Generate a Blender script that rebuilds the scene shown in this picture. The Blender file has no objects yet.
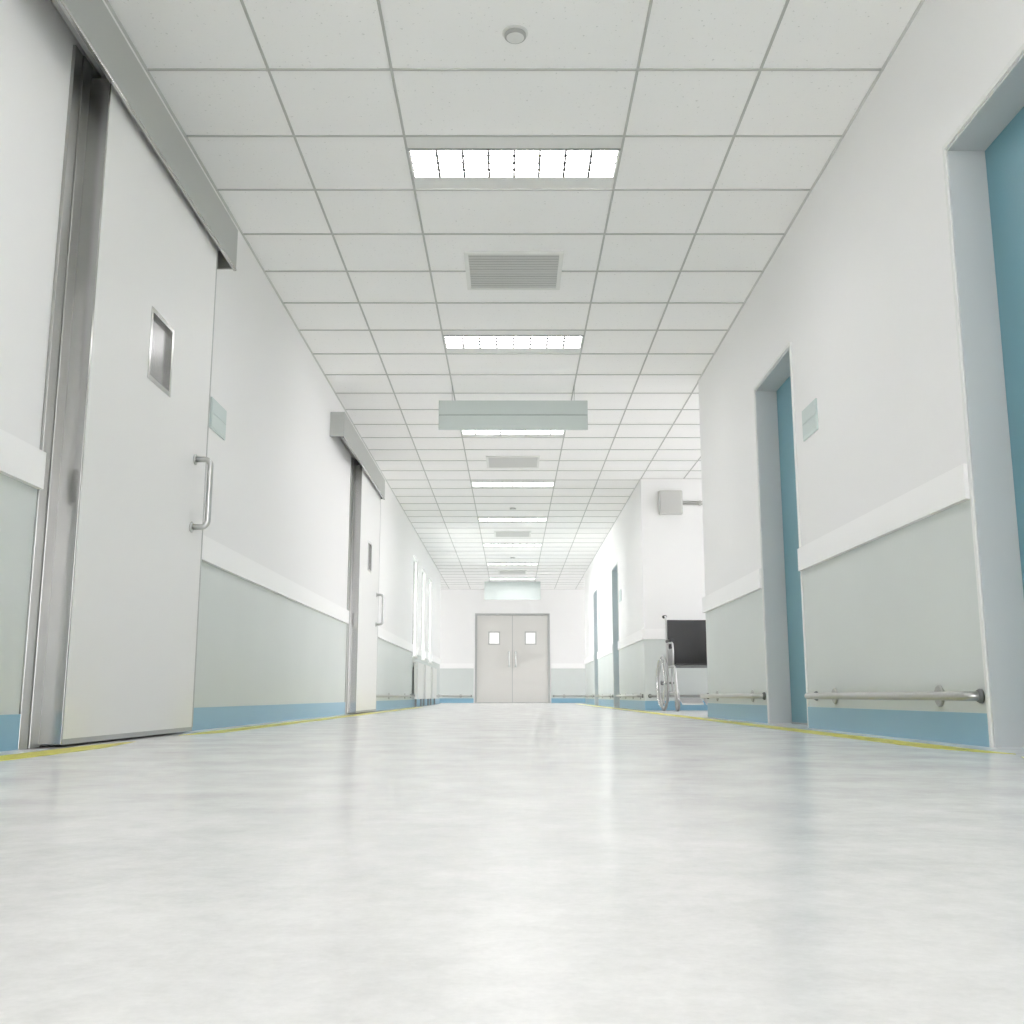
import bpy, bmesh, math, random
from mathutils import Vector, Matrix
random.seed(4)
S = bpy.context.scene
COL = S.collection
PI = math.pi

# ------------------------------------------------------------ camera
F = 1031.5
PITCH = math.atan(184.0 / F)
cd = bpy.data.cameras.new('camera')
cam = bpy.data.objects.new('camera', cd); COL.objects.link(cam)
cd.sensor_fit = 'HORIZONTAL'; cd.sensor_width = 36.0; cd.lens = 36.0 * F / 1024.0
cd.clip_start = 0.02; cd.clip_end = 200
cam.location = (-0.012, 0, 0.19)
cam.rotation_euler = (PI / 2 + PITCH, 0, 0)
S.camera = cam

# ------------------------------------------------------------ light and exposure
LAMP = 13.0          # emission of the ceiling fittings
SKY = 4.6           # overcast daylight at the windows and passage ends
w = bpy.data.worlds.new('daylight'); S.world = w; w.use_nodes = True
bg = w.node_tree.nodes['Background']
bg.inputs[0].default_value = (1.0, 0.975, 1.0, 1); bg.inputs[1].default_value = SKY
S.view_settings.view_transform = 'Standard'; S.view_settings.look = 'None'
S.view_settings.gamma = 1; S.view_settings.use_curve_mapping = False
S.view_settings.exposure = 0.48
S.cycles.use_denoising = True
S.cycles.max_bounces = 16; S.cycles.diffuse_bounces = 14; S.cycles.glossy_bounces = 5
S.cycles.transparent_max_bounces = 12
S.cycles.sample_clamp_indirect = 8.0

sl = bpy.data.lights.new('hazy_sun', 'SUN'); so = bpy.data.objects.new('hazy_sun', sl); COL.objects.link(so)
sl.energy = 12; sl.angle = math.radians(70); sl.color = (1, .985, .99)
so.rotation_euler = Vector((1, -.10, -.30)).to_track_quat('-Z', 'Y').to_euler(); so.location = (-8, 21, 4)

# ------------------------------------------------------------ materials
def mat(name, col, rough=0.5, metal=0.0, emit=None, bump=None, vary=None, spec=None, aniso=None):
    m = bpy.data.materials.new(name); m.use_nodes = True
    nt = m.node_tree; N = nt.nodes; L = nt.links
    b = N['Principled BSDF']
    b.inputs['Base Color'].default_value = (*col, 1)
    b.inputs['Roughness'].default_value = rough; b.inputs['Metallic'].default_value = metal
    if spec is not None: b.inputs['Specular IOR Level'].default_value = spec
    if emit:
        b.inputs['Emission Color'].default_value = (*emit[0], 1); b.inputs['Emission Strength'].default_value = emit[1]
    g = N.new('ShaderNodeNewGeometry')
    if vary:                                   # (scale, amount, detail)
        n = N.new('ShaderNodeTexNoise'); n.inputs['Scale'].default_value = vary[0]; n.inputs['Detail'].default_value = vary[2]
        L.new(g.outputs['Position'], n.inputs['Vector'])
        mr = N.new('ShaderNodeMapRange'); mr.inputs[1].default_value = 0.3; mr.inputs[2].default_value = 0.7
        mr.inputs[3].default_value = 1 - vary[1]; mr.inputs[4].default_value = 1 + vary[1] * .3
        L.new(n.outputs['Fac'], mr.inputs[0])
        mx = N.new('ShaderNodeVectorMath'); mx.operation = 'SCALE'; mx.inputs[0].default_value = col
        L.new(mr.outputs[0], mx.inputs['Scale']); L.new(mx.outputs[0], b.inputs['Base Color'])
    if bump:                                   # (scale, strength, distance)
        n = N.new('ShaderNodeTexNoise'); n.inputs['Scale'].default_value = bump[0]; n.inputs['Detail'].default_value = 3
        L.new(g.outputs['Position'], n.inputs['Vector'])
        bp = N.new('ShaderNodeBump'); bp.inputs['Strength'].default_value = bump[1]; bp.inputs['Distance'].default_value = bump[2]
        L.new(n.outputs['Fac'], bp.inputs['Height']); L.new(bp.outputs[0], b.inputs['Normal'])
    return m

def floor_mat():
    m = bpy.data.materials.new('polished_vinyl'); m.use_nodes = True
    nt = m.node_tree; N = nt.nodes; L = nt.links; b = N['Principled BSDF']
    g = N.new('ShaderNodeNewGeometry')
    def noise(sc, det, rgh=.6):
        n = N.new('ShaderNodeTexNoise'); n.inputs['Scale'].default_value = sc
        n.inputs['Detail'].default_value = det; n.inputs['Roughness'].default_value = rgh
        L.new(g.outputs['Position'], n.inputs['Vector']); return n
    a = noise(26, 9, .72); c = noise(4.0, 4); d = noise(140, 3)
    m1 = N.new('ShaderNodeMath'); m1.operation = 'MULTIPLY_ADD'; L.new(c.outputs['Fac'], m1.inputs[0]); m1.inputs[1].default_value = .45; L.new(a.outputs['Fac'], m1.inputs[2])
    m2 = N.new('ShaderNodeMath'); m2.operation = 'MULTIPLY_ADD'; L.new(d.outputs['Fac'], m2.inputs[0]); m2.inputs[1].default_value = .35; L.new(m1.outputs[0], m2.inputs[2])
    cr = N.new('ShaderNodeValToRGB'); e = cr.color_ramp.elements
    sc = N.new('ShaderNodeMath'); sc.operation = 'MULTIPLY'; sc.inputs[1].default_value = .555; L.new(m2.outputs[0], sc.inputs[0])
    L.new(sc.outputs[0], cr.inputs[0])
    e[0].position = .38; e[0].color = (.655, .658, .653, 1)
    e[1].position = .62; e[1].color = (.765, .763, .758, 1)
    L.new(cr.outputs[0], b.inputs['Base Color'])
    mr = N.new('ShaderNodeMapRange'); mr.inputs[1].default_value = .3; mr.inputs[2].default_value = .7
    mr.inputs[3].default_value = .16; mr.inputs[4].default_value = .26
    L.new(c.outputs['Fac'], mr.inputs[0]); L.new(mr.outputs[0], b.inputs['Roughness'])
    bp = N.new('ShaderNodeBump'); bp.inputs['Strength'].default_value = .06; bp.inputs['Distance'].default_value = .004
    L.new(a.outputs['Fac'], bp.inputs['Height']); L.new(bp.outputs[0], b.inputs['Normal'])
    return m

def tile_mat():
    m = bpy.data.materials.new('mineral_fibre_tile'); m.use_nodes = True
    nt = m.node_tree; N = nt.nodes; L = nt.links; b = N['Principled BSDF']; b.inputs['Roughness'].default_value = .9
    b.inputs['Specular IOR Level'].default_value = .15
    g = N.new('ShaderNodeNewGeometry')
    n = N.new('ShaderNodeTexNoise'); n.inputs['Scale'].default_value = 55; n.inputs['Detail'].default_value = 2
    L.new(g.outputs['Position'], n.inputs['Vector'])
    cr = N.new('ShaderNodeValToRGB'); e = cr.color_ramp.elements
    e[0].position = .27; e[0].color = (.74, .745, .73, 1); e[1].position = .33; e[1].color = (.945, .945, .935, 1)
    L.new(n.outputs['Fac'], cr.inputs[0]); L.new(cr.outputs[0], b.inputs['Base Color'])
    return m

def glass_mat():
    m = bpy.data.materials.new('clear_glass'); m.use_nodes = True
    nt = m.node_tree; N = nt.nodes; L = nt.links
    o = N['Material Output']; N.remove(N['Principled BSDF'])
    t = N.new('ShaderNodeBsdfTransparent'); t.inputs[0].default_value = (.97, .985, .98, 1)
    gl = N.new('ShaderNodeBsdfGlossy'); gl.inputs['Roughness'].default_value = .02
    fr = N.new('ShaderNodeFresnel'); fr.inputs[0].default_value = 1.06
    mx = N.new('ShaderNodeMixShader'); L.new(fr.outputs[0], mx.inputs[0]); L.new(t.outputs[0], mx.inputs[1]); L.new(gl.outputs[0], mx.inputs[2])
    L.new(mx.outputs[0], o.inputs[0]); return m

M = dict(
    floor=floor_mat(), tile=tile_mat(), glass=glass_mat(),
    wall=mat('wall_paint', (.875, .873, .868), .55, bump=(160, .05, .002)),
    board=mat('crash_board', (.935, .933, .928), .4),
    panel=mat('grey_wainscot', (.66, .70, .68), .45, vary=(1.1, .03, 2)),
    base=mat('blue_skirting', (.25, .46, .60), .35),
    grid=mat('grid_bar', (.50, .51, .49), .5),
    angle=mat('wall_angle', (.66, .67, .65), .5),
    yellow=mat('yellow_tape', (.64, .60, .03), .35),
    steel=mat('brushed_steel', (.56, .57, .56), .30, 1.0),
    steel_s=mat('smooth_steel', (.55, .55, .545), .2, 1.0),
    edgest=mat('edge_steel', (.42, .42, .415), .2, 1.0),
    railst=mat('satin_steel', (.44, .445, .43), .28, 1.0),
    dull=mat('anodised_cover', (.50, .515, .50), .33, .85),
    leaf=mat('white_laminate', (.80, .80, .785), .42),
    gasket=mat('dark_gasket', (.05, .05, .05), .7),
    seal=mat('grey_seal', (.40, .41, .41), .5),
    dpane=mat('mirrored_pane', (.28, .28, .275), .25, .9),
    blue=mat('blue_door', (.155, .33, .395), .4),
    jamb=mat('grey_jamb', (.60, .62, .625), .4),
    casing=mat('white_casing', (.80, .81, .79), .35),
    plate=mat('pale_teal_plate', (.60, .685, .67), .35),
    signp=mat('grey_teal_sign', (.60, .66, .64), .45),
    signe=mat('sign_seam', (.25, .30, .30), .5),
    wire=mat('wire', (.42, .44, .42), .4, .6),
    lamp=mat('lamp_diffuser', (.9, .9, .9), .5, emit=((1, .975, .995), LAMP)),
    louver=mat('louver_blade', (.20, .20, .195), .6, spec=.1),
    fit=mat('fitting_white', (.79, .80, .78), .45),
    lip=mat('fitting_lip', (.35, .36, .35), .5),
    ventw=mat('vent_white', (.80, .81, .785), .45),
    slat=mat('vent_slat', (.62, .63, .61), .45),
    ventd=mat('vent_dark', (.22, .22, .22), .8),
    det=mat('detector_white', (.74, .75, .73), .4),
    detg=mat('detector_grey', (.40, .41, .39), .5),
    boxg=mat('grey_plastic', (.58, .58, .56), .4),
    rad=mat('radiator_enamel', (.78, .775, .75), .35),
    frdark=mat('dark_flange', (.16, .17, .17), .4, .5),
    radd=mat('radiator_grille', (.30, .31, .31), .5),
    chrome=mat('chrome', (.78, .78, .77), .18, .9),
    silver=mat('silver_frame', (.66, .66, .66), .3, .55),
    tyre=mat('grey_tyre', (.38, .38, .38), .6),
    vinyl=mat('dark_vinyl', (.045, .045, .047), .45, bump=(300, .1, .001)),
    guard=mat('side_guard', (.36, .36, .37), .4),
    black=mat('black_rubber', (.025, .025, .025), .6),
    endleaf=mat('end_door_laminate', (.70, .69, .66), .42),
    frameg=mat('grey_frame', (.45, .46, .45), .4),
    redh=mat('hub_grey', (.2, .2, .2), .5),
)

# ------------------------------------------------------------ mesh helpers
class B:
    def __init__(s): s.b = bmesh.new()
    def box(s, x0, x1, y0, y1, z0, z1, bev=0.0, rot=None):
        r = bmesh.ops.create_cube(s.b, size=1.0)
        vs = r['verts']
        c = Vector(((x0 + x1) / 2, (y0 + y1) / 2, (z0 + z1) / 2))
        for v in vs:
            v.co = Vector((v.co.x * (x1 - x0), v.co.y * (y1 - y0), v.co.z * (z1 - z0)))
        if bev > 0:
            es = list({e for v in vs for e in v.link_edges})
            rr = bmesh.ops.bevel(s.b, geom=es, offset=bev, segments=2, affect='EDGES', profile=.6)
            vs = list({v for f in rr['faces'] for v in f.verts} | {v for v in vs if v.is_valid})
        if rot: 
            for v in vs: v.co = rot @ v.co
        for v in vs: v.co += c
        return s
    def tube(s, pts, r, n=12, closed=False, cap=True):
        pts = [Vector(p) for p in pts]; k = len(pts); rings = []
        up = None
        for i, p in enumerate(pts):
            if closed: t = (pts[(i + 1) % k] - pts[i - 1]).normalized()
            else: t = (pts[min(i + 1, k - 1)] - pts[max(i - 1, 0)]).normalized()
            if up is None:
                up = Vector((0, 0, 1)) if abs(t.z) < .9 else Vector((1, 0, 0))
            a = t.cross(up).normalized(); bb = a.cross(t).normalized(); up = bb
            rings.append([s.b.verts.new(p + (a * math.cos(2 * PI * j / n) + bb * math.sin(2 * PI * j / n)) * r) for j in range(n)])
        m = k if closed else k - 1
        for i in range(m):
            A, C = rings[i], rings[(i + 1) % k]
            for j in range(n):
                s.b.faces.new((A[j], A[(j + 1) % n], C[(j + 1) % n], C[j])).smooth = True
        if cap and not closed:
            s.b.faces.new(rings[0]); s.b.faces.new(rings[-1][::-1])
        return s
    def lathe(s, prof, c, axis='z', n=32):
        c = Vector(c); rings = []
        for r, h in prof:
            ring = []
            for j in range(n):
                a = 2 * PI * j / n; u, v = r * math.cos(a), r * math.sin(a)
                q = {'z': (u, v, h), 'x': (h, u, v), 'y': (u, h, v)}[axis]
                ring.append(s.b.verts.new(c + Vector(q)))
            rings.append(ring)
        for A, C in zip(rings, rings[1:]):
            for j in range(n): s.b.faces.new((A[j], A[(j + 1) % n], C[(j + 1) % n], C[j])).smooth = True
        s.b.faces.new(rings[0]); s.b.faces.new(rings[-1][::-1])
        return s
    def prism(s, pts, y0, y1, axis='y'):
        def P(p, h):
            return {'y': (p[0], h, p[1]), 'z': (p[0], p[1], h), 'x': (h, p[0], p[1])}[axis]
        A = [s.b.verts.new(P(p, y0)) for p in pts]; C = [s.b.verts.new(P(p, y1)) for p in pts]
        n = len(pts)
        for j in range(n): s.b.faces.new((A[j], A[(j + 1) % n], C[(j + 1) % n], C[j]))
        s.b.faces.new(A[::-1]); s.b.faces.new(C)
        return s
    def make(s, name, m, parent=None, kind=None, label=None):
        bmesh.ops.recalc_face_normals(s.b, faces=s.b.faces)
        me = bpy.data.meshes.new(name); s.b.to_mesh(me); s.b.free()
        me.materials.append(M[m]); o = bpy.data.objects.new(name, me); COL.objects.link(o)
        if parent: 
            o.parent = parent
        if kind: o['kind'] = kind
        if label: o['label'] = label
        return o

def thing(name, loc, label, cat, group=None, rz=0, sc=1):
    o = bpy.data.objects.new(name, None); COL.objects.link(o); o.location = loc; o.rotation_euler = (0, 0, rz); o.scale = (sc,) * 3
    o.empty_display_size = .1
    o['label'] = label; o['category'] = cat
    if group: o['group'] = group
    return o
def setting(name, loc, label=None):
    o = bpy.data.objects.new(name, None); COL.objects.link(o); o.location = loc; o['kind'] = 'structure'
    o.empty_display_size = .1
    if label: o['label'] = label
    return o
def tag(o, label, cat, group=None):
    o['label'] = label; o['category'] = cat
    if group: o['group'] = group
    return o
def copy_tree(o, parent=None):
    c = o.copy(); COL.objects.link(c)
    if parent: c.parent = parent
    for ch in list(o.children): copy_tree(ch, c)
    return c

XL, XR, H = -1.8, 1.8, 3.2
Y0, YE, YC, YW = -7.5, 29.4, 9.65, 14.2      # back, end wall, near corner, passage far wall
YJ = 25.75                                     # where the side walls stop before the end wall
ROW0, ROW = 4.573, .6066

# ------------------------------------------------------------ setting: floor, ceiling, walls
YB = YE + 3.4
B().box(-10, 10, Y0, YB, -.15, 0).make('floor', 'floor', kind='structure')

lights_y = [5.48 + 3.033 * k for k in range(-4, 8)]
cb = B()
nrow0 = int(math.floor((Y0 - ROW0) / ROW)) + 1
cell_y = [Y0] + [ROW0 + ROW * k for k in range(nrow0, 60) if Y0 < ROW0 + ROW * k < YE] + [YE]
for a, b_ in zip(cell_y, cell_y[1:]):
    mid = (a + b_) / 2
    if any(abs(mid - ly) < .2 for ly in lights_y):
        cb.box(-10, -.6, a, b_, H, H + .12); cb.box(.6, 10, a, b_, H, H + .12)
    else:
        cb.box(-10, 10, a, b_, H, H + .12)
cb.box(-10, 10, YE, YB, H, H + .12)
cb.make('ceiling', 'tile', kind='structure')
g = B()
for y in cell_y[1:-1]:
    g.box(-10, 10, y - .0065, y + .0065, H - .006, H + .002)
for x in [-1.2, -.6, .6, 1.2] + [1.8 + .6 * k for k in range(0, 13)] + [-1.8 - .6 * k for k in range(0, 13)]:
    if abs(x) < 1.7: g.box(x - .0065, x + .0065, Y0, YE, H - .0055, H + .002)
    elif x > 0:
        g.box(x - .0065, x + .0065, YC, YW, H - .0055, H + .002); g.box(x - .0065, x + .0065, YJ, YE, H - .0055, H + .002)
    else: g.box(x - .0065, x + .0065, YJ, YE, H - .0055, H + .002)
g.make('trim_1', 'grid', kind='structure', label='grey metal grid bars between the ceiling tiles')
a = B()
a.box(XL, XL + .014, Y0, YJ, H - .006, H); a.box(XR - .014, XR, Y0, YC, H - .006, H); a.box(XR - .014, XR, YW, YJ, H - .006, H)
a.box(-10, 10, YE - .014, YE, H - .006, H); a.box(XR, 10, YW - .014, YW, H - .006, H)
a.make('trim_2', 'angle', kind='structure', label='thin metal angle where ceiling meets the walls')

WIN = [(18.62, 19.57), (20.40, 21.35), (22.18, 23.13)]; WZ = (.88, 2.72)
b = B(); ys = Y0
for w0, w1 in WIN:
    b.box(XL - .3, XL, ys, w0, 0, H); b.box(XL - .3, XL, w0, w1, 0, WZ[0]); b.box(XL - .3, XL, w0, w1, WZ[1], H); ys = w1
b.box(XL - .3, XL, ys, YJ, 0, H)
b.make('wall_left', 'wall', kind='structure')
b = B(); b.box(-10, XL - .3, YJ - .3, YJ, 0, H); b.make('wall_left_return', 'wall', kind='structure')

NICHE_N = [(2.96, 3.965), (6.41, 7.39)]; NICHE_F = [(17.55, 18.55), (21.85, 22.85)]; NZ = 2.43
def rwall(b, s, e, ns):
    ys = s
    for n0, n1 in ns:
        b.box(XR, XR + .3, ys, n0, 0, H); b.box(XR, XR + .3, n0, n1, NZ, H); b.box(XR + .22, XR + .3, n0, n1, 0, NZ); ys = n1
    b.box(XR, XR + .3, ys, e, 0, H)
b = B(); rwall(b, Y0, YC, NICHE_N); b.make('wall_right', 'wall', kind='structure')
b = B(); rwall(b, YW, YJ, NICHE_F); b.make('wall_right_far', 'wall', kind='structure')
B().box(XR + .3, 10, YC - .3, YC, 0, H).make('wall_passage_near', 'wall', kind='structure')
B().box(XR + .3, 10, YW, YW + .3, 0, H).make('wall_passage_far', 'wall', kind='structure')
B().box(XR + .3, 10, YJ - .3, YJ, 0, H).make('wall_right_return', 'wall', kind='structure')
B().box(-10, 10, YB, YB + .2, -.15, H + .12).make('wall_beyond', 'wall', kind='structure')
b = B(); b.box(-10, -1.02, YE, YE + .3, 0, H); b.box(1.02, 10, YE, YE + .3, 0, H); b.box(-1.02, 1.02, YE, YE + .3, 2.47, H)
b.make('wall_end', 'wall', kind='structure')

b = B(); b.box(-10.2, -10, YJ, YE, 0, .7); b.box(-10.2, -10, YJ, YE, 2.6, H); b.box(-10.2, -10, YJ, YJ + .8, .7, 2.6); b.box(-10.2, -10, YE - .8, YE, .7, 2.6)
b.make('wall_sun_baffle', 'wall', kind='structure')  # unseen wall with an opening, added to hold back sun flooding the end bay
# bands: (side, from, to)
ZB, ZP, ZT = .125, .955, 1.095
left_seg = [(Y0, 3.80), (5.42, 11.17), (12.95, 18.60)]
pier_seg = [(19.59, 20.38), (21.37, 22.16), (23.15, YJ)]
right_near = [(Y0, 2.94), (3.984, 6.391), (7.409, YC)]
right_far = [(YW, 17.531), (18.569, 21.831), (22.869, YJ)]
def band_left(b, segs, z0, z1, t):
    for s, e in segs: b.box(XL, XL + t, s, e, z0, z1)
def band_right(b, segs, z0, z1, t):
    for s, e in segs: b.box(XR - t, XR, s, e, z0, z1)
for n, (z0, z1, t, m) in enumerate([(0, ZB, .012, 'base'), (ZB, ZP, .005, 'panel'), (ZP, ZT, .028, 'board')]):
    b = B(); band_left(b, left_seg + pier_seg, z0, z1, t)
    if n == 1: band_left(b, WIN, z0, WZ[0], t)
    if n == 0: band_left(b, WIN, z0, z1, t)
    b.make('baseboard_left' if n == 0 else 'trim_%d' % (2 + n), m, kind='structure', label=None if n == 0 else ('grey wainscot panels on the left wall' if n == 1 else 'white crash board along the left wall'))
    b = B(); band_right(b, right_near, z0, z1, t)
    b.box(XR - t, 10, YC, YC + t, z0, z1) if t > .01 else b.box(XR, 10, YC, YC + t, z0, z1)
    b.make('baseboard_right' if n == 0 else 'trim_%d' % (4 + n), m, kind='structure')
    b = B(); band_right(b, right_far, z0, z1, t)
    b.box(XR - t, 10, YW - t, YW, z0, z1)
    b.make('baseboard_right_far' if n == 0 else 'trim_%d' % (6 + n), m, kind='structure')
    b = B(); b.box(-10, -1.09, YE - t, YE, z0, z1); b.box(1.09, 10, YE - t, YE, z0, z1)
    b.make('baseboard_end' if n == 0 else 'trim_%d' % (8 + n), m, kind='structure')

# yellow floor stripes
def stripe(pts): 
    b = B(); b.prism(pts, 0.0, .0015, 'z'); return b
b = B()
b.prism([(-1.655, -7.4), (-1.525, -7.4), (-1.525, 3.9), (-1.60, 4.45), (-1.655, 4.0)], 0, .0015, 'z')
b.prism([(-1.64, 5.15), (-1.525, 5.6), (-1.525, 18.0), (-1.655, 18.0), (-1.655, 5.5)], 0, .0015, 'z')
b.make('trim_11', 'yellow', kind='structure', label='yellow line on the floor along the left wall')
b = B()
b.prism([(1.655, -7.4), (1.525, -7.4), (1.525, 3.15), (1.60, 3.35), (1.655, 3.2)], 0, .0015, 'z')
b.prism([(1.655, 3.5), (1.60, 3.62), (1.525, 3.95), (1.525, YJ), (1.655, YJ)], 0, .0015, 'z')
b.make('trim_12', 'yellow', kind='structure', label='yellow line on the floor along the right wall')

# ------------------------------------------------------------ windows on the left wall
for i, (w0, w1) in enumerate(WIN):
    t = setting('window_%d' % (i + 1), (XL - .045, (w0 + w1) / 2, WZ[0]), 'tall bright narrow window above a radiator')
    hw = (w1 - w0) / 2; hh = WZ[1] - WZ[0]
    b = B(); q = .03; b.box(-.03, .015, -hw, -hw + q, 0, hh); b.box(-.03, .015, hw - q, hw, 0, hh)
    b.box(-.03, .015, -hw + q, hw - q, 0, q); b.box(-.03, .015, -hw + q, hw - q, hh - q, hh)
    b.make('window_frame', 'fit', t)
    B().box(-.004, .004, -hw + q, hw - q, q, hh - q).make('pane', 'glass', t)
    B().box(.015, .075, -hw + .002, hw - .002, -.0, .02).make('window_sill', 'fit', t)

# ------------------------------------------------------------ sliding doors on the left
def pull_handle(parent, x, y, z0, z1, out, r, name='handle'):
    R_ = .035; pts = [(x, y, z1)]
    for k in range(7):
        a_ = k / 6 * PI / 2; pts.append((x + (out - R_ + R_ * math.sin(a_)), y, z1 - R_ + R_ * math.cos(a_)))
    for k in range(7):
        a_ = k / 6 * PI / 2; pts.append((x + (out - R_ + R_ * math.cos(a_)), y, z0 + R_ - R_ * math.sin(a_)))
    pts.append((x, y, z0))
    b = B(); b.tube(pts, r, 14); h = b.make(name, 'steel', parent)
    f = B()
    for z in (z0, z1): f.lathe([(r * 1.9, 0), (r * 1.9, .006), (r * 1.3, .010)], (x, y, z), 'x', 20)
    f.make('rosette', 'steel', h)
    return h
def sliding_door(n, yc, y0, y1, rail0, rail1, label):
    t = setting('door_%d' % n, (XL, y0, 0), label)
    def P(y): return y - y0
    w = y1 - y0; xi, xo = .018, .10
    wy0, wy1, wz0, wz1 = .645, .965, 1.64, 1.99
    b = B()                                     # leaf with a real opening for the pane
    xs, xe = xi, xo
    b.box(xs, xe, .014, wy0, .028, 2.745); b.box(xs, xe, wy1, w, .028, 2.745)
    b.box(xs, xe, wy0, wy1, .028, wz0); b.box(xs, xe, wy0, wy1, wz1, 2.745)
    leaf = b.make('leaf', 'leaf', t)
    B().box(xs - .0, xe + .002, 0, .014, .012, 2.745, .001).make('edge_strip', 'edgest', t)
    B().box(xs, xe + .0015, w, w + .016, .028, 2.745).make('closing_edge', 'frameg', t)
    B().box(xs, xe + .001, .014, w + .004, .009, .030).make('bottom_seal', 'seal', t)
    f = B(); q = .022; xf = xe + .003
    f.box(xe - .03, xf, wy0, wy1, wz0, wz0 + q); f.box(xe - .03, xf, wy0, wy1, wz1 - q, wz1)
    f.box(xe - .03, xf, wy0, wy0 + q, wz0 + q, wz1 - q); f.box(xe - .03, xf, wy1 - q, wy1, wz0 + q, wz1 - q)
    fr = f.make('window_frame', 'steel_s', t)
    B().box(xe - .028, xe - .018, wy0 + q, wy1 - q, wz0 + q, wz1 - q).make('pane', 'dpane', fr)
    pull_handle(t, xe, w - .19, 1.065, 1.43, .085, .0155)
    c = B()                                     # steel casing on the wall
    c.box(0, .014, P(yc), P(yc) + .068, 0, 2.80, .002); c.box(0, .020, P(yc) + .072, P(y0) + .012, 0, 2.80, .002)
    c.box(0, .010, P(yc) + .066, P(yc) + .074, 0, 2.80)
    c.make('door_casing', 'railst', t)
    r = B(); z0, z1 = 2.69, 2.945; a0, a1 = P(rail0), P(rail1)
    r.box(.128, .140, a0, a1, z0, z1); r.box(0, .128, a0, a1, z1 - .008, z1)
    r.box(0, .128, a0, a0 + .01, z0 + .008, z1 - .008); r.box(0, .128, a1 - .01, a1, z0 + .008, z1 - .008)
    rc = r.make('track_cover', 'dull', t)
    B().box(.126, .143, a0, a1, z0 - .004, z0 + .010, .003).make('lower_lip', 'steel_s', rc)
    B().box(.03, .085, a0 + .03, a1 - .03, 2.80, 2.86).make('track', 'seal', rc)
    return t
sliding_door(1, 3.80, 3.945, 5.548, 2.5, 5.81, 'tall white sliding door with steel edge, nearest on the left wall')
sliding_door(2, 11.17, 11.33, 13.02, 9.83, 13.11, 'white sliding door farther down the left wall')

# ------------------------------------------------------------ recessed blue doors on the right
def niche_door(n, y0, y1, label):
    t = setting('door_%d' % n, (XR, y0, 0), label); w = y1 - y0
    j = B(); j.box(-.004, .20, 0, .012, 0, NZ); j.box(-.004, .20, w - .012, w, 0, NZ); j.box(-.004, .20, .012, w - .012, NZ - .012, NZ)
    j.make('jamb', 'jamb', t)
    c = B(); c.box(-.012, 0, -.018, .0, 0, NZ + .022); c.box(-.012, 0, w, w + .018, 0, NZ + .022); c.box(-.012, 0, 0, w, NZ, NZ + .022)
    c.make('door_casing', 'casing', t)
    B().box(.15, .195, .014, w - .014, .012, NZ - .014).make('leaf', 'blue', t)
    B().box(.150, .20, .012, w - .012, 0, .011).make('threshold', 'seal', t)
    # lever handle near the camera-side edge, hidden by the reveal in the photograph
    h = B(); h.lathe([(.026, 0), (.026, .008)], (.142, .09, 1.05), 'x', 20); h.tube([(.142, .09, 1.05), (.10, .09, 1.05), (.095, .10, 1.05), (.095, .20, 1.05)], .009, 10)
    h.make('handle', 'steel', t)
niche_door(3, *NICHE_N[0], 'blue door in a recess at the right edge')
niche_door(4, *NICHE_N[1], 'blue door in a recess before the side passage')
niche_door(5, *NICHE_F[0], 'recessed door past the side passage')
niche_door(6, *NICHE_F[1], 'recessed door nearest the end of the right wall')

# ------------------------------------------------------------ double door in the end wall
t = setting('door_7', (0, YE, 0), 'pale double doors with two small square windows')
f = B(); f.box(-1.06, -1.0, -.015, .12, 0, 2.50); f.box(1.0, 1.06, -.015, .12, 0, 2.50); f.box(-1.0, 1.0, -.015, .12, 2.45, 2.50)
f.box(-1.0, -.96, .067, .12, 0, 2.45); f.box(.96, 1.0, .067, .12, 0, 2.45); f.box(-.96, .96, .067, .12, 2.41, 2.45)
f.make('door_frame', 'frameg', t)
for s, nm in ((-1, 'leaf'), (1, 'leaf')):
    a0, a1 = (-.999, -.008) if s < 0 else (.008, .999)
    c0, c1 = (-.68, -.35) if s < 0 else (.35, .68); z0, z1 = 1.62, 1.99
    b = B(); b.box(a0, c0, .02, .065, .012, 2.445); b.box(c1, a1, .02, .065, .012, 2.445)
    b.box(c0, c1, .02, .065, .012, z0); b.box(c0, c1, .02, .065, z1, 2.445)
    lf = b.make('leaf', 'endleaf', t)
    b = B(); q = .03; b.box(c0, c1, .012, .07, z0, z0 + q); b.box(c0, c1, .012, .07, z1 - q, z1); b.box(c0, c0 + q, .012, .07, z0 + q, z1 - q); b.box(c1 - q, c1, .012, .07, z0 + q, z1 - q)
    b.make('window_frame', 'frameg', lf)
    B().box(c0 + q, c1 - q, .038, .044, z0 + q, z1 - q).make('pane', 'glass', lf)
    hx = .095 * s
    b = B(); b.tube([(hx, .02, 1.40), (hx, -.05, 1.40), (hx, -.06, 1.38), (hx, -.06, 1.04), (hx, -.05, 1.02), (hx, .02, 1.02)], .018, 10)
    for z in (1.02, 1.40): b.lathe([(.04, 0), (.04, .012)], (hx, .006, z), 'y', 16)
    b.make('handle', 'steel', lf)
B().box(-.008, .008, .022, .05, .012, 2.445).make('centre_gap', 'frameg', t)

B().box(-1.0, 1.0, .0, .12, 0, .012).make('threshold', 'seal', t)
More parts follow.
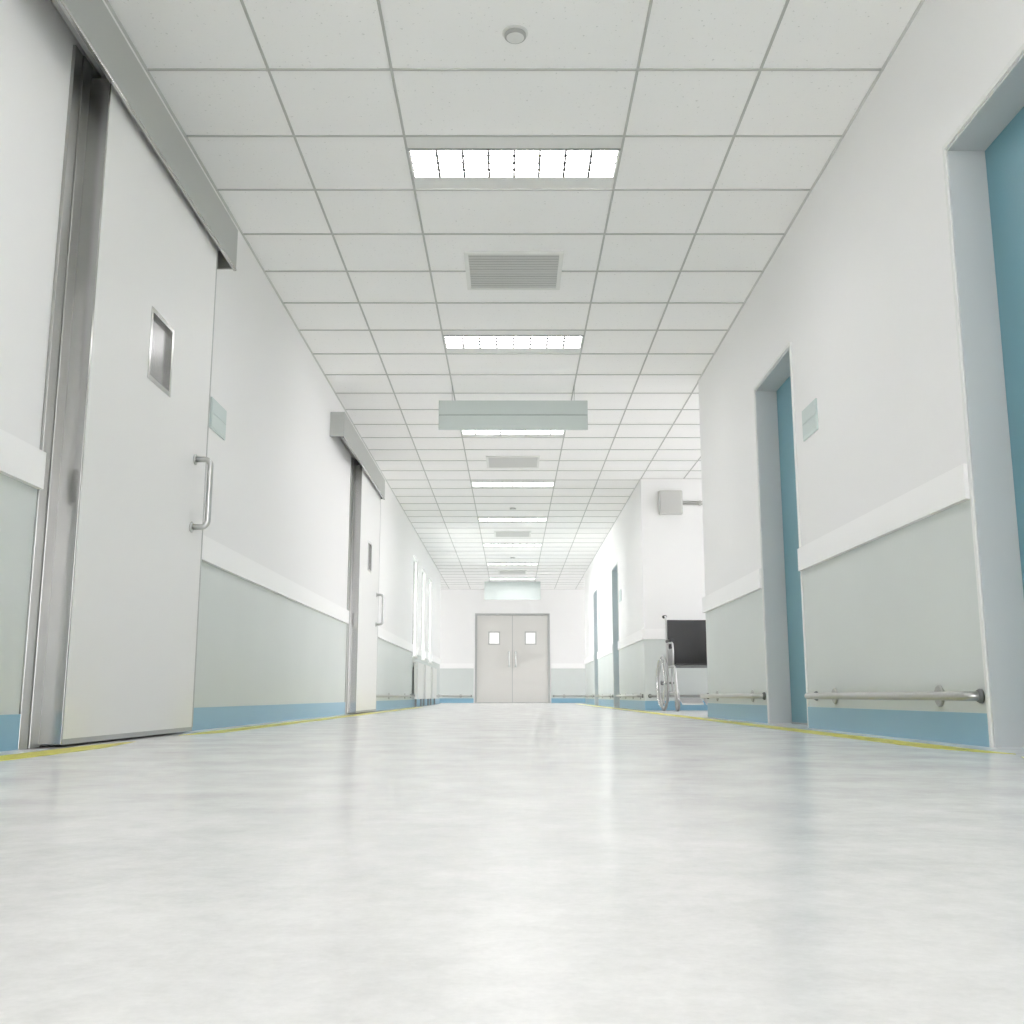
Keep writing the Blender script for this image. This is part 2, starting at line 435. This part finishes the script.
# ------------------------------------------------------------ ceiling fittings
ordn = ['nearest to the camera end', '']
def make_light():
    t = thing('ceiling_light', (0, lights_y[0], H), 'x', 'ceiling light')
    hx, hy, ox, oy0, oy1 = .594, ROW / 2 - .006, .583, -.155, .160
    f = B()
    f.box(-hx, hx, -hy, oy0, 0, .01); f.box(-hx, hx, oy1, hy, 0, .01); f.box(-hx, -ox, oy0, oy1, 0, .01); f.box(ox, hx, oy0, oy1, 0, .01)
    f.box(-hx, hx, oy0 - .01, oy0, .01, .07); f.box(-hx, hx, oy1, oy1 + .01, .01, .07)
    f.box(-hx, -ox, oy0, oy1, .01, .07); f.box(ox, hx, oy0, oy1, .01, .07); f.box(-hx, hx, oy0, oy1, .062, .07)
    f.make('housing', 'fit', t)
    B().box(-hx, hx, oy0 - .012, oy0, -.007, .0).make('edge_lip', 'lip', t)
    B().box(-ox, ox, oy0, oy1, .030, .036).make('diffuser', 'lamp', t)
    l = B()
    for i in range(1, 8):
        x = -ox + 2 * ox * i / 8; l.box(x - .0065, x + .0065, oy0, oy1, .0, .012)
    for i in range(1, 4):
        y = oy0 + (oy1 - oy0) * i / 4; l.box(-ox, ox, y - .005, y + .005, .001, .010)
    l.make('louver', 'louver', t)
    return t
G = 'louvred lights in the middle row of the ceiling'
L0 = make_light()
desc = {4: 'large louvred ceiling light closest to the viewer, between detector and grille',
        5: 'louvred ceiling light just in front of the first hanging sign',
        6: 'louvred ceiling light just below the first hanging sign in the picture, partly covered by it',
        7: 'louvred ceiling light right behind the second grille',
        8: 'louvred ceiling light between second detector and third grille',
        9: 'louvred ceiling light just behind the third grille',
        10: 'louvred ceiling light just in front of the fourth grille',
        11: 'farthest louvred ceiling light, just above the far hanging sign'}
for i, y in enumerate(lights_y):
    o = L0 if i == 0 else copy_tree(L0)
    o.location = (0, y, H); o['group'] = G
    o['label'] = desc.get(i, 'louvred ceiling light in the corridor behind the camera')

def make_vent():
    t = thing('ceiling_vent', (0, 0, H), 'x', 'air vent')
    hx, hy, q = .345, .33, .03
    f = B(); z0, z1 = -.016, 0
    f.box(-hx, hx, -hy, -hy + q, z0, z1, .003); f.box(-hx, hx, hy - q, hy, z0, z1, .003); f.box(-hx, -hx + q, -hy + q, hy - q, z0, z1, .003); f.box(hx - q, hx, -hy + q, hy - q, z0, z1, .003)
    f.make('frame', 'ventw', t)
    B().box(-hx + q, hx - q, -hy + q, hy - q, -.003, -.001).make('backing', 'ventd', t)
    n = 14; s = B()
    for k in range(n):
        y = -hy + q + (2 * hy - 2 * q) * (k + .5) / n
        s.box(-hx + q, hx - q, y - .013, y + .013, -.0105, -.0085, rot=Matrix.Rotation(math.radians(-8), 3, 'X'))
    s.make('louvre_slats', 'slat', t)
    return t
V0 = make_vent()
for i, (y, lb) in enumerate([(6.99, 'slatted square ceiling vent closest to the viewer, between two lights'),
                             (13.13, 'slatted ceiling vent right behind the first hanging sign'),
                             (19.20, 'third slatted ceiling vent down the corridor, beyond second detector'),
                             (25.25, 'farthest slatted ceiling vent, last before the far hanging sign')]):
    o = V0 if i == 0 else copy_tree(V0)
    o.location = (0, y, H); o['label'] = lb; o['group'] = 'slatted ceiling vents'

def make_det():
    t = thing('smoke_detector', (0, 0, H), 'x', 'smoke detector')
    B().lathe([(.060, 0), (.060, -.003), (.057, -.005), (.045, -.006)], (0, 0, 0)).make('base', 'det', t)
    B().lathe([(.046, -.005), (.050, -.010), (.050, -.020), (.047, -.024), (.040, -.025)], (0, 0, 0)).make('sensing_ring', 'detg', t)
    B().lathe([(.041, -.0245), (.039, -.027), (.028, -.0285), (.006, -.029), (.005, -.028)], (0, 0, 0)).make('cap', 'det', t)
    return t
D0 = make_det()
for i, (y, lb) in enumerate([(4.295, 'round white smoke detector closest to the viewer, at the picture top'),
                             (16.50, 'round smoke detector between two lights behind the second vent'),
                             (22.55, 'farthest round smoke detector on the ceiling')]):
    o = D0 if i == 0 else copy_tree(D0)
    o.location = (.003, y, H); o['label'] = lb; o['group'] = 'smoke detectors'

def hanging(y, z0, z1, seam, lb):
    t = thing('hanging_sign', (0, y, z0), lb, 'sign', 'blank hanging signs')
    h = z1 - z0; w = .745
    if seam:
        B().box(-w, w, 0, .03, h / 2 + .004, h, .002).make('sign_panel', 'signp', t)
        B().box(-w, w, 0, .03, 0, h / 2 - .004, .002).make('sign_panel', 'signp', t)
        B().box(-w + .002, w - .002, .006, .026, h / 2 - .004, h / 2 + .004).make('seam', 'signe', t)
    else:
        B().box(-w, w, 0, .03, 0, h, .002).make('sign_panel', 'signp', t)
    top = H - z0
    for s in (-1, 1):
        b = B(); x = s * .60
        b.tube([(x, -.23, top), (x + s * .012, .015, h)], .0028, 6); b.tube([(x, -.23, top), (x - s * .014, .015, h)], .0028, 6)
        b.make('wire', 'wire', t)
hanging(9.98, 2.806, 3.106, True, 'blank grey green sign hanging on wires, nearer and wider in view')
hanging(27.35, 2.705, 3.19, False, 'small distant blank sign hanging above the double doors')

# ------------------------------------------------------------ wall plates
def plate(x, y0, y1, z0, z1, lb):
    s = 1 if x < 0 else -1
    t = thing('door_sign', (x, (y0 + y1) / 2, z0), lb, 'sign', 'blank plates beside the doors')
    hw = (y1 - y0) / 2; h = z1 - z0
    xa, xb = sorted((0, s * .010)); B().box(xa, xb, -hw, hw, 0, h, .002).make('back_plate', 'plate', t)
    xa, xb = sorted((s * .010, s * .013))
    b = B(); b.box(xa, xb, -hw + .012, hw - .012, h * .52, h - .012); b.box(xa, xb, -hw + .012, hw - .012, .012, h * .49)
    b.make('insert', 'plate', t)
plate(XL, 5.90, 6.22, 1.75, 1.938, 'small blank teal plate half behind the near sliding door edge')
plate(XR, 5.915, 6.21, 1.742, 1.933, 'small blank teal plate on right wall beside near blue door')
plate(XR, 17.05, 17.36, 1.742, 1.933, 'tiny plate on far right wall beside first door past the passage')
plate(XR, 21.33, 21.64, 1.742, 1.933, 'tiny plate on far right wall beside the last recessed door')

# ------------------------------------------------------------ bumper handrails
def handrail(axis, wall, side, a, b_, mounts, lb, ends=(True, True)):
    # axis 'y': rail runs along Y on the wall plane x=wall; side = direction into the room
    t = thing('handrail', ((wall, a, .19) if axis == 'y' else (a, wall, .19)), lb, 'handrail', 'low steel handrails')
    off = .075 * side; L_ = b_ - a; R_ = .05
    pts = []
    if ends[0]:
        pts += [(0, 0)] + [(off - side * R_ + side * R_ * math.sin(k / 5 * PI / 2), R_ - R_ * math.cos(k / 5 * PI / 2)) for k in range(6)]
    else: pts += [(off, 0)]
    if ends[1]:
        pts += [(off - side * R_ + side * R_ * math.cos(k / 5 * PI / 2), L_ - R_ + R_ * math.sin(k / 5 * PI / 2)) for k in range(6)] + [(0, L_)]
    else: pts += [(off, L_)]
    tr = (lambda p: (p[0], p[1], 0)) if axis == 'y' else (lambda p: (p[1], p[0], 0))
    B().tube([tr(p) for p in pts], .018, 16).make('rail', 'railst', t)
    ax = 'x' if axis == 'y' else 'y'
    def c(v): return (side * .006, v, 0) if axis == 'y' else (v, side * .006, 0)
    for e, v in ((ends[0], 0), (ends[1], L_)):
        if e: B().lathe([(.028, 0), (.028, side * .008), (.021, side * .018)], c(v), ax, 24).make('end_flange', 'frdark', t)
    for m in mounts:
        v = m - a
        b = B(); b.lathe([(.046, 0), (.046, side * .005), (.040, side * .010)], c(v), ax, 24)
        p0 = tr((side * .01, v)); p1 = tr((off, v)); b.tube([p0, p1], .010, 10)
        b.make('bracket', 'railst', t)
handrail('y', XR, -1, 4.03, 6.20, [4.42, 5.85], 'steel handrail low on the right wall, nearest and longest in view')
handrail('y', XR, -1, 7.48, 9.62, [7.85, 9.20], 'steel handrail low on the right wall between blue door and wheelchair', )
handrail('y', XR, -1, 14.42, 17.42, [14.7, 15.6, 16.6], 'low handrail on far right wall just beyond the wheelchair')
handrail('y', XR, -1, 18.68, 21.72, [19.2, 20.9], 'low handrail on far right wall between the two recessed doors')
handrail('y', XR, -1, 22.98, 25.65, [23.4, 25.2], 'low handrail at the far end of the right wall')
handrail('y', XL, 1, 13.15, 18.35, [13.64, 15.15, 17.4], 'low handrail on left wall between second sliding door and radiators')
handrail('y', XL, 1, 23.75, 25.65, [24.0, 25.3], 'low handrail on left wall beyond the last radiator')
handrail('x', YE, -1, -4.0, -1.16, [-3.2, -1.45], 'low handrail on the end wall left of the double doors')
handrail('x', YE, -1, 1.16, 4.0, [1.45, 3.2], 'low handrail on the end wall right of the double doors')
handrail('x', YW, -1, 1.86, 4.6, [2.0, 3.2, 4.2], 'low handrail on passage wall behind the wheelchair')

# ------------------------------------------------------------ radiators
def make_radiator():
    t = thing('radiator', (XL + .055, 0, 0), 'x', 'radiator'); Lh = .60
    b = B(); b.box(-.02, .055, -Lh, Lh, .135, .79, .008)
    b.make('body', 'rad', t)
    g = B()
    g.box(-.01, .045, -Lh + .04, Lh - .04, .788, .794)
    g.make('top_grille', 'radd', t)
    for y in (-Lh + .06, Lh - .06):
        B().box(-.005, .03, y - .022, y + .022, 0, .136, .002).make('leg', 'radd', t)
    for z in (.25, .68):
        B().box(-.045, -.018, -Lh + .1, Lh - .1, z - .02, z + .02).make('bracket', 'radd', t)
    v = B(); v.tube([(.015, Lh, .60), (.015, Lh + .05, .60)], .010, 10); v.lathe([(.02, 0), (.022, .03), (.018, .05)], (.015, Lh + .04, .60), 'y', 16)
    v.make('valve', 'fit', t)
    return t
r0 = make_radiator()
for i, (y, lb) in enumerate([(19.25, 'white radiator under the nearest left window'), (20.95, 'white radiator under the middle left window'), (22.70, 'white radiator under the farthest left window')]):
    o = r0 if i == 0 else copy_tree(r0)
    o.location = (XL + .055, y, 0); o['label'] = lb; o['group'] = 'radiators under the left windows'

# ------------------------------------------------------------ wall box and conduit in the passage
t = thing('wall_box', (2.20, YW, 2.68), 'grey square box high on the passage wall above the wheelchair', 'wall box')
B().box(-.165, .165, -.10, 0, 0, .335, .018).make('housing', 'boxg', t)
B().box(-.145, .145, -.106, -.099, .02, .315, .004).make('front_panel', 'boxg', t)
t = thing('conduit', (2.365, YW, 2.83), 'thin grey pipe running right from the wall box', 'pipe')
B().tube([(.003, -.022, 0), (3.0, -.022, 0)], .013, 12).make('pipe', 'boxg', t)
B().tube([(.003, -.022, .035), (3.0, -.022, .035)], .009, 12).make('cable', 'boxg', t)
for x in (.25, 1.2, 2.2): B().box(x - .01, x + .01, -.036, 0, -.02, .05).make('clip', 'boxg', t)

# ------------------------------------------------------------ wheelchair
W = thing('wheelchair', (2.32, 13.52, 0), 'empty folding wheelchair with black seat and silver frame in the side passage', 'wheelchair', rz=math.radians(1.5), sc=1.19)
def circle(cx, cy, cz, r, n=48): return [(cx, cy + r * math.cos(2 * PI * k / n), cz + r * math.sin(2 * PI * k / n)) for k in range(n)]
for s in (-1, 1):
    x = s * .315; R_ = .30
    b = B(); b.tube(circle(x, 0, R_, R_ - .014), .014, 10, closed=True); wh = b.make('rear_wheel', 'tyre', W)
    B().tube(circle(x, 0, R_, R_ - .034), .009, 8, closed=True).make('rim', 'silver', wh)
    b = B()
    for k in range(20):
        a_ = 2 * PI * k / 20; o_ = .02 if k % 2 else -.02
        b.tube([(x + o_, .02 * math.cos(a_ + .6), R_ + .02 * math.sin(a_ + .6)), (x, (R_ - .036) * math.cos(a_), R_ + (R_ - .036) * math.sin(a_))], .0018, 5)
    b.make('spokes', 'silver', wh)
    B().lathe([(.02, -.03), (.026, -.02), (.022, 0), (.026, .02), (.02, .03)], (x, 0, R_), 'x', 18).make('hub', 'redh', wh)
    b = B(); b.tube(circle(x + s * .032, 0, R_, R_ - .05), .0095, 10, closed=True)
    for k in range(6):
        a_ = 2 * PI * k / 6; b.tube([(x + s * .032, (R_ - .05) * math.cos(a_), R_ + (R_ - .05) * math.sin(a_)), (x, (R_ - .034) * math.cos(a_), R_ + (R_ - .034) * math.sin(a_))], .004, 6)
    b.make('handrim', 'chrome', wh)
    # side frame
    fx = s * .258
    b = B()
    b.tube([(fx, .045, .10), (fx, .045, .50), (fx, .06, .93), (fx, .075, 1.00), (fx, .10, 1.025), (fx, .19, 1.03)], .011, 10)
    b.tube([(fx, .045, .47), (fx, -.34, .47), (fx, -.39, .455), (fx, -.42, .42), (fx, -.455, .24), (fx, -.50, .13)], .012, 10)
    b.tube([(fx, .045, .20), (fx, -.36, .20), (fx, -.40, .22), (fx, -.425, .40)], .011, 10)
    b.tube([(fx, .045, .30), (x, 0, .30)], .012, 10); b.tube([(fx, -.20, .20), (fx, -.20, .47)], .009, 8)
    fr = b.make('side_frame', 'silver', W)
    B().tube([(fx, .11, 1.026), (fx, .22, 1.031)], .018, 12).make('hand_grip', 'black', W)
    b = B(); ax = s * .25
    b.tube([(ax, .04, .46), (ax, .04, .70), (ax, .02, .725), (ax, -.20, .725), (ax, -.245, .71), (ax, -.265, .67), (ax, -.27, .46)], .010, 10)
    ar = b.make('armrest_frame', 'silver', W)
    B().box(ax - .025, ax + .025, -.21, .05, .735, .765, .01).make('armrest_pad', 'vinyl', ar)
    B().box(ax - .003, ax + .003, -.26, .035, .48, .66).make('side_guard', 'guard', ar)
    # caster
    cx, cy, cr = s * .195, -.47, .10
    cx = s * .245
    b = B(); b.tube(circle(cx, cy + .05, cr, cr - .014, 32), .014, 10, closed=True); ca = b.make('caster_wheel', 'tyre', W)
    B().lathe([(.088, -.006), (.088, .006)], (cx, cy + .05, cr), 'x', 24).make('caster_disc', 'silver', ca)
    b = B()
    for q in (-.02, .02): b.tube([(cx + q, cy + .05, cr), (cx + q, cy + .09, .215)], .006, 8)
    b.tube([(cx - .025, cy + .09, .215), (cx + .025, cy + .09, .215)], .008, 8); b.tube([(cx, cy + .09, .21), (fx, cy + .09, .30)], .011, 8)
    b.make('caster_fork', 'silver', ca)
    # footplate
    p0, p1 = sorted((s * .012, s * .232))
    B().box(p0, p1, -.63, -.48, .095, .113, .006, rot=Matrix.Rotation(math.radians(22), 3, 'X')).make('footplate', 'silver', W)
    B().tube([(fx, -.50, .135), (s * .225, -.52, .112)], .010, 8).make('footplate_arm', 'silver', W)
B().box(-.248, .248, -.40, .02, .462, .492, .01).make('seat', 'vinyl', W)
b = B()
n = 12
for k in range(n):
    x0 = -.250 + .500 * k / n; x1 = -.250 + .500 * (k + 1) / n
    d0 = .02 * (1 - ((x0) / .250) ** 2); d1 = .02 * (1 - ((x1) / .250) ** 2)
    b.prism([(x0, .035 + d0), (x1, .035 + d1), (x1, .050 + d1), (x0, .050 + d0)], .50, .985, 'z')
b.make('backrest', 'vinyl', W)
b = B()
b.tube([(-.315, 0, .30), (-.20, 0, .30)], .013, 10)
b.make('axle', 'frdark', W)
B().tube([(.315, 0, .30), (.20, 0, .30)], .013, 10).make('axle', 'frdark', W)
b = B(); b.box(-.248, .248, -.406, -.398, .466, .474); b.make('seat_highlight', 'guard', W)  # lighter grey strip stands in for the highlight along the seat's front edge
